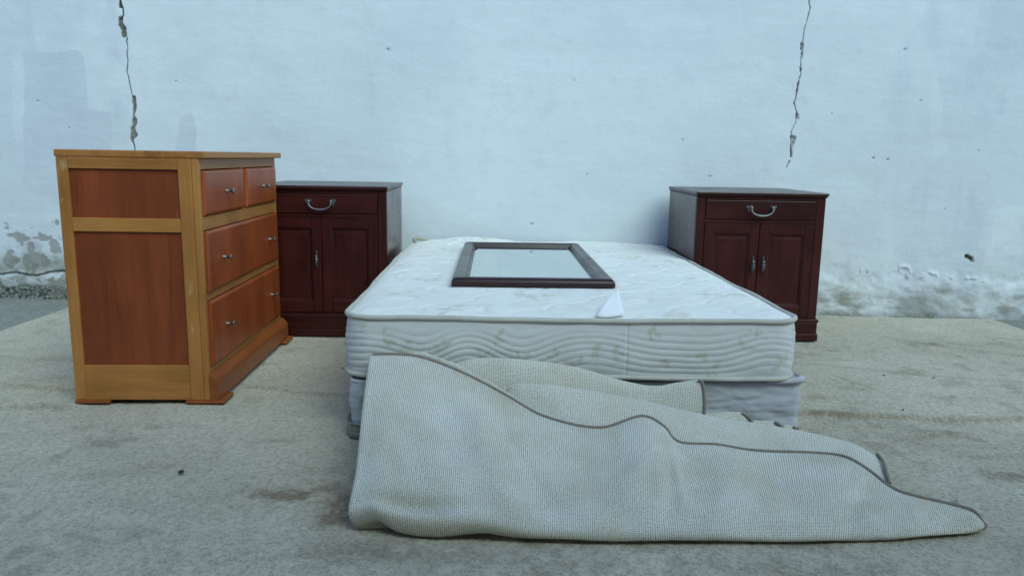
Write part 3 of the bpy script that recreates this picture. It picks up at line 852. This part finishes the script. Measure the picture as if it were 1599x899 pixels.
mesh_obj('top_cloth', np.stack([Xg, Yg, Zg], -1).reshape(-1, 3), grid_faces(50, 40), M_boxs, bs, attrs={'leafprint': np.zeros(Xg.size)})
Xg, Yg, Zg = rr_plate(bs, '', None, bhw, bhl, .035, .0225, nx=8, ny=8)
mesh_obj('base_cloth', np.stack([Xg, Yg, Zg], -1).reshape(-1, 3), grid_faces(8, 8)[:, ::-1], M_boxs, bs, attrs={'leafprint': np.zeros(Xg.size)})
# crumpled cloth ear at the front right corner
bm = bmesh.new()
pr_ = [(bhw - .13, -bhl - .006, .178), (bhw - .06, -bhl - .010, .183), (bhw - .02, -bhl - .004, .187), (bhw + .004, -bhl + .03, .183), (bhw + .006, -bhl + .09, .178)]
add_tube(bm, [tuple(q) for q in catmull(pr_, 18)], [.004 + .007 * math.sin(PI * k / 17) for k in range(18)], 8)
bm_obj('corner_fold', bm, M_boxs, bs, smooth=True)
# clouded plastic corner guard at the front left foot
def guard(sx):
    x, y = sx * (bhw + .004), -bhl - .012
    path = [(x + sx * .002, y + .17), (x + sx * .005, y + .045), (x - sx * .010, y + .004), (x - sx * .030, y - .006), (x - sx * .17, y - .004)]
    bm = bmesh.new()
    lo, hi = [], []
    prof = [(0.010, 0.0), (.010, .012), (.006, .016), (.004, .036), (.010, .043), (.007, .047), (-.003, .040), (-.003, .0)]
    rings = []
    for k, q in enumerate(path):
        a = Vector(path[max(0, k - 1)]); b = Vector(path[min(len(path) - 1, k + 1)])
        tt = (b - a).normalized(); nv = Vector((tt.y, -tt.x))
        if nv.dot(Vector((sx, -1))) < 0: nv = -nv
        rings.append([bm.verts.new((q[0] + nv.x * o_, q[1] + nv.y * o_, z)) for o_, z in prof])
    for q, w in zip(rings[:-1], rings[1:]):
        for k in range(len(prof)):
            bm.faces.new((q[k], q[(k + 1) % len(prof)], w[(k + 1) % len(prof)], w[k]))
    bm.faces.new(rings[0]); bm.faces.new(rings[-1])
    o = bm_obj('corner_guard', bm, M_guard, bs)
    tag(o, 'clouded plastic corner guard')
guard(-1)
for (x, y) in ((bhw - .02, -bhl + .03), (-bhw + .05, bhl - .05), (bhw - .05, bhl - .05), (-bhw + .05, -bhl + .05)):
    bm = bmesh.new(); add_lathe(bm, [(.026, 0), (.028, .004), (.024, .0215)], (x, y, 0), (0, 0, 1), 12)
    bm_obj('foot', bm, M_black, bs)

# ---- mattress
mt = empty('mattress', (.166, 3.300, .188), math.radians(1.7), 'white quilted mattress with faint leaf print lying on the box spring', 'mattress')
mhw, mhl, MT = .711, 1.02, .198
_, p, nn, s = quilt_side(mt, 'side_border', M_side, mhw, mhl, .075, .004, MT - .012, (.0036, .012), .0034, 5, bulge=.010, wave=.028, nleaf=92, crumple=.005)
piping(mt, p, nn, s, MT - .008, .003, .0085, 6, .006)
piping(mt, p, nn, s, .006, .004, .008, 9, .004)
NX, NY = 190, 250
def top_h(x, y):
    qx, qy = np.abs(x) - (mhw - .075), np.abs(y) - (mhl - .075)
    d_ = .075 - (np.hypot(np.maximum(qx, 0), np.maximum(qy, 0)) + np.minimum(np.maximum(qx, qy), 0))
    h = .020 * (1 - np.exp(-np.maximum(d_, 0) / .035))
    # stitched scallops
    q1 = np.sin(PI * (x / .20 + .42 * np.sin(2 * PI * y / .34)))
    q2 = np.sin(PI * (y / .17 + .42 * np.sin(2 * PI * x / .40 + .7)))
    st = np.exp(-(q1 / .10) ** 2) + np.exp(-(q2 / .10) ** 2)
    h = h - .0070 * np.clip(st, 0, 1) * sstep(.01, .06, d_)
    h = h + .006 * (fbm(x * 6, y * 6, 4, 33) - .5) + .010 * (fbm(x * 20, y * 26, 4, 35) - .5) * sstep(0, .03, d_)
    h = h + .030 * np.exp(-((x + .36) / .22) ** 2 - ((y - .93) / .12) ** 2)      # puffed head end
    h = h + .012 * np.exp(-((x - .30) / .3) ** 2 - ((y - .95) / .10) ** 2)
    # pressed down by the mirror
    mm = np.maximum(np.abs(x + .103) / .33, np.abs(y - .055) / .63)
    h = np.where(mm < 1, np.minimum(h, .0165 + .004 * sstep(.93, 1, mm)), h)
    h = h - .010 * np.exp(-((x + .02) / .28) ** 2) * np.exp(-((y + mhl) / .06) ** 2)
    return MT - .010 + h
Xg, Yg, Zg = rr_plate(mt, '', None, mhw + .001, mhl + .001, .075, 0, top_h, NX, NY)
lp = leaf_print(Xg * 1.0, Yg, 77, 0.0001, 1, (0, .1)) * 0
rnd = random.Random(5)
for k in range(46):
    cx_, cy_ = rnd.uniform(-.66, .66), rnd.uniform(-1.0, .95)
    for j in range(5):
        a = rnd.uniform(0, 2 * PI); r = rnd.uniform(.01, .05)
        u = (Xg - cx_ - math.cos(a) * r); v = (Yg - cy_ - math.sin(a) * r)
        uu = u * math.cos(a) + v * math.sin(a); vv = -u * math.sin(a) + v * math.cos(a)
        lp = np.maximum(lp, rnd.uniform(.3, .75) * (1 - sstep(.5, 1.3, (uu / .022) ** 2 + (vv / .010) ** 2)))
mesh_obj('quilted_top', np.stack([Xg, Yg, Zg], -1).reshape(-1, 3), grid_faces(NY, NX), M_tick, mt, attrs={'leafprint': lp})
Xg, Yg, Zg = rr_plate(mt, '', None, mhw + .002, mhl + .002, .075, .002, nx=10, ny=10)
mesh_obj('base_cloth', np.stack([Xg, Yg, Zg], -1).reshape(-1, 3), grid_faces(10, 10)[:, ::-1], M_side, mt, attrs={'leafprint': np.zeros(Xg.size)})
# loose white label sewn in at the front piping, flopped up over the edge
lab = []
n_ = 12
for k in range(n_):
    f = k / (n_ - 1)
    w = .044 * (1 - f) + .002
    cxl = .112 + .036 * f
    y = -mhl + .012 + .085 * f + .012 * math.sin(f * PI)
    z = MT - .002 + .078 * f + .003 * math.sin(f * 5)
    for j in range(7):
        q = j / 6 * 2 - 1
        lab.append((cxl + q * w, y + .010 * max(0, q - .1) * (1 - f) + .001 * math.sin(5 * f + 3 * q), z + .004 * (1 - f) * abs(q + .35)))
o = mesh_obj('label_tag', lab, grid_faces(n_, 7), M_label, mt)
sm = o.modifiers.new('thick', 'SOLIDIFY'); sm.thickness = .0012
tag(o, 'blank white cloth label')
# worn strap end poking out at the head corner
bm = bmesh.new()
add_tube(bm, [(-mhw + .03, mhl - .10, MT - .004), (-mhw + .018, mhl - .09, MT + .020), (-mhw + .03, mhl - .08, MT + .026), (-mhw + .07, mhl - .075, MT + .016), (-mhw + .12, mhl - .07, MT + .012)], [.008, .010, .008, .007, .004], 8)
bm_obj('strap_end', bm, M_strap, mt, smooth=True)

# ================================================================== MIRROR LYING ON THE MATTRESS
mr = empty('mirror', (.064, 3.352, .3975), math.radians(1.5), 'rectangular mirror in a dark wood frame lying on the mattress', 'mirror')
mw, ml, fwid, ft = .304, .604, .060, .032
def mitred(name, a, b, inward):
    """frame side from corner a to b; mitred ends; inward = unit vector to the glass"""
    bm = bmesh.new()
    a, b, n_ = Vector(a), Vector(b), Vector(inward)
    t_ = (b - a).normalized()
    prof = [(0, 0), (0, .016), (.003, .024), (.010, ft - .002), (.020, ft), (.040, ft - .004), (.046, ft - .003), (.050, ft - .006), (.054, ft - .013), (.058, ft - .014), (fwid, ft - .019), (fwid, 0)]
    A = [bm.verts.new((*(a + n_ * q + t_ * q), z)) for q, z in prof]
    B = [bm.verts.new((*(b + n_ * q - t_ * q), z)) for q, z in prof]
    for k in range(len(prof)):
        bm.faces.new((A[k], A[(k + 1) % len(prof)], B[(k + 1) % len(prof)], B[k]))
    bm.faces.new(A); bm.faces.new(B)
    return bm_obj(name, bm, M_mir, mr)
e = .0004
mitred('frame_side', (-mw + e, -ml), (mw - e, -ml), (0, 1))
mitred('frame_side', (-mw + e, ml), (mw - e, ml), (0, -1))
mitred('frame_side', (-mw, -ml + e), (-mw, ml - e), (1, 0))
mitred('frame_side', (mw, -ml + e), (mw, ml - e), (-1, 0))
# bevelled glass
bm = bmesh.new()
rings = []
for ins, z in ((0, .0105), (.018, .0135)):
    x, y = mw - fwid + .004 - ins, ml - fwid + .004 - ins
    if ins == 0: x -= .0045; y -= .0045
    rings.append([bm.verts.new(q) for q in ((-x, -y, z), (x, -y, z), (x, y, z), (-x, y, z))])
for k in range(4): bm.faces.new((rings[0][k], rings[0][(k + 1) % 4], rings[1][(k + 1) % 4], rings[1][k]))
bm.faces.new(rings[1])
bm_obj('glass', bm, M_glass, mr)
box('backing_board', (-mw + .02, mw - .02, -ml + .02, ml - .02, .001, .008), M_dark, mr, 0)

# ================================================================== FOLDED RUG
rug = empty('rug', (.3, 1.9, 0), 0, 'folded woven rug showing its cream backing and brown binding before the mattress', 'rug')
RO = np.array([.3, 1.9, 0])
A_BOT = [(-.339, 1.645), (-.257, 1.618), (-.137, 1.607), (-.019, 1.602), (.084, 1.599), (.216, 1.598), (.312, 1.601), (.393, 1.604), (.437, 1.605), (.527, 1.608), (.616, 1.611), (.752, 1.618), (.829, 1.624), (.908, 1.632), (.990, 1.647), (1.074, 1.662), (1.122, 1.674), (1.139, 1.684)]
A_TOP = [(-.419, 2.21, .275), (-.287, 2.21, .272), (-.149, 2.19, .23), (-.013, 2.15, .173), (.1, 2.09, .13), (.254, 2.05, .113), (.377, 2.08, .139), (.437, 2.05, .123), (.473, 2.0, .094), (.581, 2.0, .088), (.686, 1.99, .076), (.890, 1.98, .074), (.940, 1.91, .075), (.975, 1.80, .058), (1.025, 1.77, .050), (1.095, 1.74, .044), (1.135, 1.722, .038), (1.147, 1.700, .020)]
S_TOP = [(-.308, 2.225, .267), (-.275, 2.225, .279), (-.176, 2.215, .250), (-.09, 2.195, .213), (-.015, 2.168, .178), (.03, 2.145, .155)]
B_TOP = [(-.05, 2.178, .150), (-.012, 2.184, .182), (.021, 2.186, .198), (.102, 2.185, .196), (.199, 2.18, .186), (.39, 2.165, .160), (.581, 2.15, .123), (.771, 2.14, .096), (.865, 2.135, .081), (.99, 2.11, .061), (1.05, 2.09, .042), (1.068, 2.075, .034)]
C_TOP = [(-.211, 2.235, .228), (-.113, 2.235, .256), (.005, 2.235, .258), (.103, 2.235, .251), (.202, 2.235, .235), (.321, 2.235, .202), (.401, 2.235, .185), (.46, 2.235, .184), (.519, 2.235, .195), (.577, 2.235, .204), (.588, 2.235, .200)]
D_TOPS = [[(.58, 2.22, .101), (.658, 2.22, .108), (.713, 2.22, .107), (.728, 2.215, .099), (.74, 2.2, .086)],
          [(.717, 2.215, .084), (.777, 2.215, .085), (.816, 2.215, .082), (.829, 2.2, .075), (.836, 2.18, .068)],
          [(.812, 2.2, .067), (.847, 2.2, .077), (.867, 2.2, .074), (.879, 2.19, .065), (.884, 2.17, .058)]]

def sheet(name, rows, thick, soil_tone=None):
    """rows: nv x nu x 3, uv from arclength"""
    P = rows
    du = np.linalg.norm(np.diff(P, axis=1), axis=2); dv = np.linalg.norm(np.diff(P, axis=0), axis=2)
    # one straight warp direction: mean spacing keeps the weave even
    U = np.concatenate([[0], np.cumsum(du.mean(0))])[None, :] + 0 * P[..., 0]
    V_ = np.concatenate([np.zeros((1, P.shape[1])), np.cumsum(dv, 0)], 0)
    V_ = V_ - V_[:1]
    o = mesh_obj(name, (P - RO).reshape(-1, 3), grid_faces(P.shape[0], P.shape[1]), M_rug, rug, uv=np.stack([U, V_], -1).reshape(-1, 2), attrs={'soil_tone': np.zeros(P.shape[:2]) if soil_tone is None else soil_tone})
    sm = o.modifiers.new('thick', 'SOLIDIFY'); sm.thickness = thick; sm.offset = -1
    return o

NU, NV = 240, 60
bot = catmull(A_BOT, NU); top = catmull(A_TOP, NU)
sU = np.linspace(0, 1, NU)
rows = []
kk = np.clip(top[:, 2] / .2, .22, 1.0)
lift = .010 * (.4 + fbm(sU * 14, sU * 0, 3, 2)) * (1 - .5 * sU)
lift = lift + .022 * np.exp(-((sU - .035) / .018) ** 2) + .010 * np.exp(-((sU - .16) / .03) ** 2) - .008 * np.exp(-((sU - .10) / .02) ** 2)
lift = np.clip(lift, .004, 1)
P0 = np.stack([bot[:, 0], bot[:, 1] + .004, lift], 1)
P3 = top
P1 = np.stack([bot[:, 0] - .012 * (1 - sU), bot[:, 1] - .045 * kk - .005, .105 * kk], 1)
P2 = P0 * .42 + P3 * .58 + np.stack([0 * sU, 0 * sU - .02 * kk, .060 * kk], 1)
under = [np.stack([bot[:, 0] + .03, bot[:, 1] + .16, 0 * sU + .0015], 1), np.stack([bot[:, 0] + .015, bot[:, 1] + .07, .0015 + .15 * lift], 1), np.stack([bot[:, 0] + .004, bot[:, 1] + .025, .001 + .55 * lift], 1)]
body = []
for k in range(NV):
    f = k / (NV - 1)
    Q = P0 * (1 - f) ** 3 + 3 * P1 * f * (1 - f) ** 2 + 3 * P2 * f * f * (1 - f) + P3 * f ** 3
    body.append(Q)
body = np.array(body)
fv = np.linspace(0, 1, NV)[:, None]; fu = sU[None, :]
disp = .030 * (fbm(fu * 6 + 3, fv * 1.8 + fu * 3, 3, 14) - .5) + .006 * (fbm(fu * 22, fv * 6, 3, 15) - .5)
disp = disp - .020 * np.exp(-((fv - .20 - .25 * np.clip(fu - .03, 0, .2)) / .035) ** 2) * np.exp(-((fu - .085) / .055) ** 2)      # crease near the fold
disp = disp + .014 * np.exp(-((fv - .11) / .06) ** 2) * np.exp(-((fu - .07) / .07) ** 2)
disp = disp + .012 * np.exp(-((fu - .47 - .10 * fv) / .025) ** 2) * fv - .010 * np.exp(-((fu - .54 - .06 * fv) / .02) ** 2) * fv           # fan of folds below the binding's wave
for (u0, sl_, wd, am, v0, v1) in [(.16, -.10, .022, .016, .15, .9), (.22, -.14, .018, -.012, .2, .95), (.33, .05, .03, .012, .0, .7), (.40, .06, .02, -.010, .1, .8), (.64, .07, .022, .011, .2, 1), (.70, .08, .02, -.010, .2, 1), (.79, .05, .018, .009, .1, .9)]:
    disp = disp + am * np.exp(-((fu - u0 - sl_ * (fv - .5) - .012 * np.sin(fv * 6 + u0 * 30)) / wd) ** 2) * sstep(v0, v0 + .25, fv) * (1 - sstep(v1 - .2, v1 + .05, fv))
fade = np.sin(PI * np.clip(fv, 0, 1)) ** .5 * sstep(0, .06, 1 - fu)
body[..., 2] += disp * fade * (.35 + .65 * kk[None, :]) * 1.0
body[..., 1] -= disp * fade * .6
body[..., 0] -= .020 * np.exp(-(fu / .05) ** 2) * np.exp(-((fv - .12) / .16) ** 2)
body[..., 2] = np.maximum(body[..., 2], .004)
rows = np.concatenate([np.array(under), body], 0)
# the left end is a turned fold: wrap it round to a second layer behind
left = rows[:, :1, :]
wrap = []
for a in np.linspace(0, PI, 9)[1:]:
    q = left.copy(); r_ = .013
    q[..., 0] -= r_ * math.sin(a)
    q[..., 1] += r_ * (1 - math.cos(a)) * .8
    q[..., 2] -= r_ * (1 - math.cos(a)) * .55
    wrap.append(q)
for ex in (.03, .08, .14):
    q = wrap[7].copy(); q[..., 0] += ex; q[..., 1] += ex * .02; wrap.append(q)
wrap = np.concatenate(wrap[::-1], 1)
full = np.concatenate([wrap, rows], 1)
full[..., 2] = np.maximum(full[..., 2], .0012)
ffu = np.concatenate([np.zeros(wrap.shape[1]), sU])[None, :]; ffv = np.concatenate([[0, 0, 0], fv[:, 0]])[:, None]
soil_toneA = (1 - sstep(.03, .16, ffv + .10 * (fbm(ffu * 30, ffv * 9, 4, 3) - .5))) * (.3 + .9 * fbm(ffu * 26, ffv * 5, 4, 6)) * .75  # brown tone, heavier towards the bottom roll, broken by noise
soil_toneA = soil_toneA + .22 * sstep(.52, .75, fbm(ffu * 22, ffv * 4, 5, 44))
front = sheet('front_fold', full, .008, np.clip(soil_toneA, 0, 1))
# keep the solid outward side the one seen
def binding(pts, rad=.0046, name='binding'):
    q = catmull(pts, len(pts) * 8) - RO
    return tube(name, [tuple(v) for v in q], rad, M_bind, rug, 8)
tb = body[-1].copy(); tb[:, 2] += .001
bp = [tuple(v) for v in tb[::6]] + [tuple(tb[-1])]
tipc = bot[-1]
bp += [(1.150, 1.692, .016), (1.141, 1.686, .009)]
binding(bp)

def ridge(name, topc, nu, drop_front, back, endn=0, seed=0, maxlow=None):
    tc = catmull(topc, nu)
    r = []
    fr = drop_front(tc)                     # list of rows from low front to just below the crest
    r += fr
    r.append(tc)
    r.append(np.stack([tc[:, 0], tc[:, 1] + back * .45, tc[:, 2] - .004], 1))
    r.append(np.stack([tc[:, 0], tc[:, 1] + back * .9, tc[:, 2] * .75], 1))
    r.append(np.stack([tc[:, 0], tc[:, 1] + back, np.minimum(tc[:, 2] * .4, .05) + .008], 1))
    R_ = np.array(r)
    # densify rows
    rr = np.stack([catmull(R_[:, k, :], 34) for k in range(nu)], 1)
    g = np.linspace(0, 1, 34)[:, None]
    u = np.linspace(0, 1, nu)[None, :]
    rr[..., 2] += .007 * (fbm(u * 9 + seed, g * 3, 3, seed) - .5) * np.sin(PI * g)
    rr[..., 2] = np.maximum(rr[..., 2], .004)
    return sheet(name, rr, .003)
ax_ = top[:, 0]
def under_A(x, key):
    return np.interp(x, ax_, top[:, key])
def dropB(tc):
    w = sstep(.70, 1.06, tc[:, 0])
    xe = tc[:, 0] - .085 * w
    ya, za = under_A(xe, 1), under_A(xe, 2)
    yl, zl = ya - .06, np.maximum(za - .034, .004)
    low = np.stack([xe - .02 * w, np.minimum(yl, tc[:, 1] - .04), zl], 1)
    mid = np.stack([xe, np.minimum(ya + .012, tc[:, 1] - .015), np.maximum(za - .012, .006)], 1)
    hi = mid * .35 + tc * .65; hi[:, 2] += .008 * np.clip(tc[:, 2] / .1, .3, 1)
    return [low, mid, hi, tc + np.array([0, -.010, -.001])]
def dropS(tc):
    ya, za = under_A(tc[:, 0], 1), under_A(tc[:, 0], 2)
    low = np.stack([tc[:, 0], ya - .03, za - .035], 1)
    mid = np.stack([tc[:, 0], ya + .004, za - .012], 1)
    return [low, mid, tc + np.array([0, -.004, -.002])]
ridge('inner_fold', S_TOP, 60, dropS, .010, seed=2)
ridge('middle_fold', B_TOP, 150, dropB, .030, seed=4)
binding([(1.067, 2.085, .036), (1.070, 2.07, .037), (1.050, 2.0, .045), (1.018, 1.92, .052), (.990, 1.845, .052)], .005)
def dropC(tc):
    lowz = np.maximum(tc[:, 2] - .14, .02)
    a = np.stack([tc[:, 0], tc[:, 1] - .050, lowz], 1)
    b = np.stack([tc[:, 0], tc[:, 1] - .034, tc[:, 2] * .55 + lowz * .45], 1)
    c = np.stack([tc[:, 0], tc[:, 1] - .018, tc[:, 2] - .020], 1)
    return [a, b, c, tc + np.array([0, -.007, -.004])]
ridge('rear_fold', C_TOP, 110, dropC, .012, seed=8)
binding([(.574, 2.226, .2065), (.585, 2.222, .204), (.590, 2.216, .190), (.592, 2.205, .16), (.592, 2.194, .12), (.590, 2.185, .08)], .0045)
for k, tp in enumerate(D_TOPS):
    def dropD(tc):
        a = np.stack([tc[:, 0], tc[:, 1] - .05, np.maximum(tc[:, 2] - .075, .010)], 1)
        b = np.stack([tc[:, 0], tc[:, 1] - .022, np.maximum(tc[:, 2] - .028, .011)], 1)
        return [a, b, tc + np.array([0, -.006, -.003])]
    ridge('corner_fold', tp, 40, dropD, .014, seed=12 + k)
    binding([(x - .001, y - .006, z + .001) for x, y, z in tp[2:]] + [(tp[-1][0] + .002, tp[-1][1] - .012, max(.012, tp[-1][2] - .03))], .0042)

# ================================================================== LITTER ON THE CARPET
def pebble(x, y, r, label, mat, seed, name='litter'):
    bm = bmesh.new()
    bmesh.ops.create_icosphere(bm, subdivisions=2, radius=r)
    rn = random.Random(seed)
    for v in bm.verts:
        v.co *= rn.uniform(.72, 1.15); v.co.z *= .6; v.co.x *= 1.2
    o = bm_obj(name, bm, mat)
    o.location = (x, y, r * .45)
    return tag(o, label, 'litter')
pebble(-.902, 1.951, .0075, 'small black lump lying on the carpet in front of the dresser', M_black, 1)
for k, (x, y, lab_) in enumerate([(1.555, 3.031, 'tiny dark speck on the carpet in front of the nightstand with two door handles'), (1.749, 3.005, 'tiny dark speck on the open carpet, farther from the mattress than its twin'),
                                  (1.409, 2.588, 'tiny dark speck close behind the long crease in the carpet'), (-.694, 3.003, 'tiny dark speck on the carpet between dresser and mattress')]):
    pebble(x, y, .0042, lab_, M_black, 20 + k, 'speck')
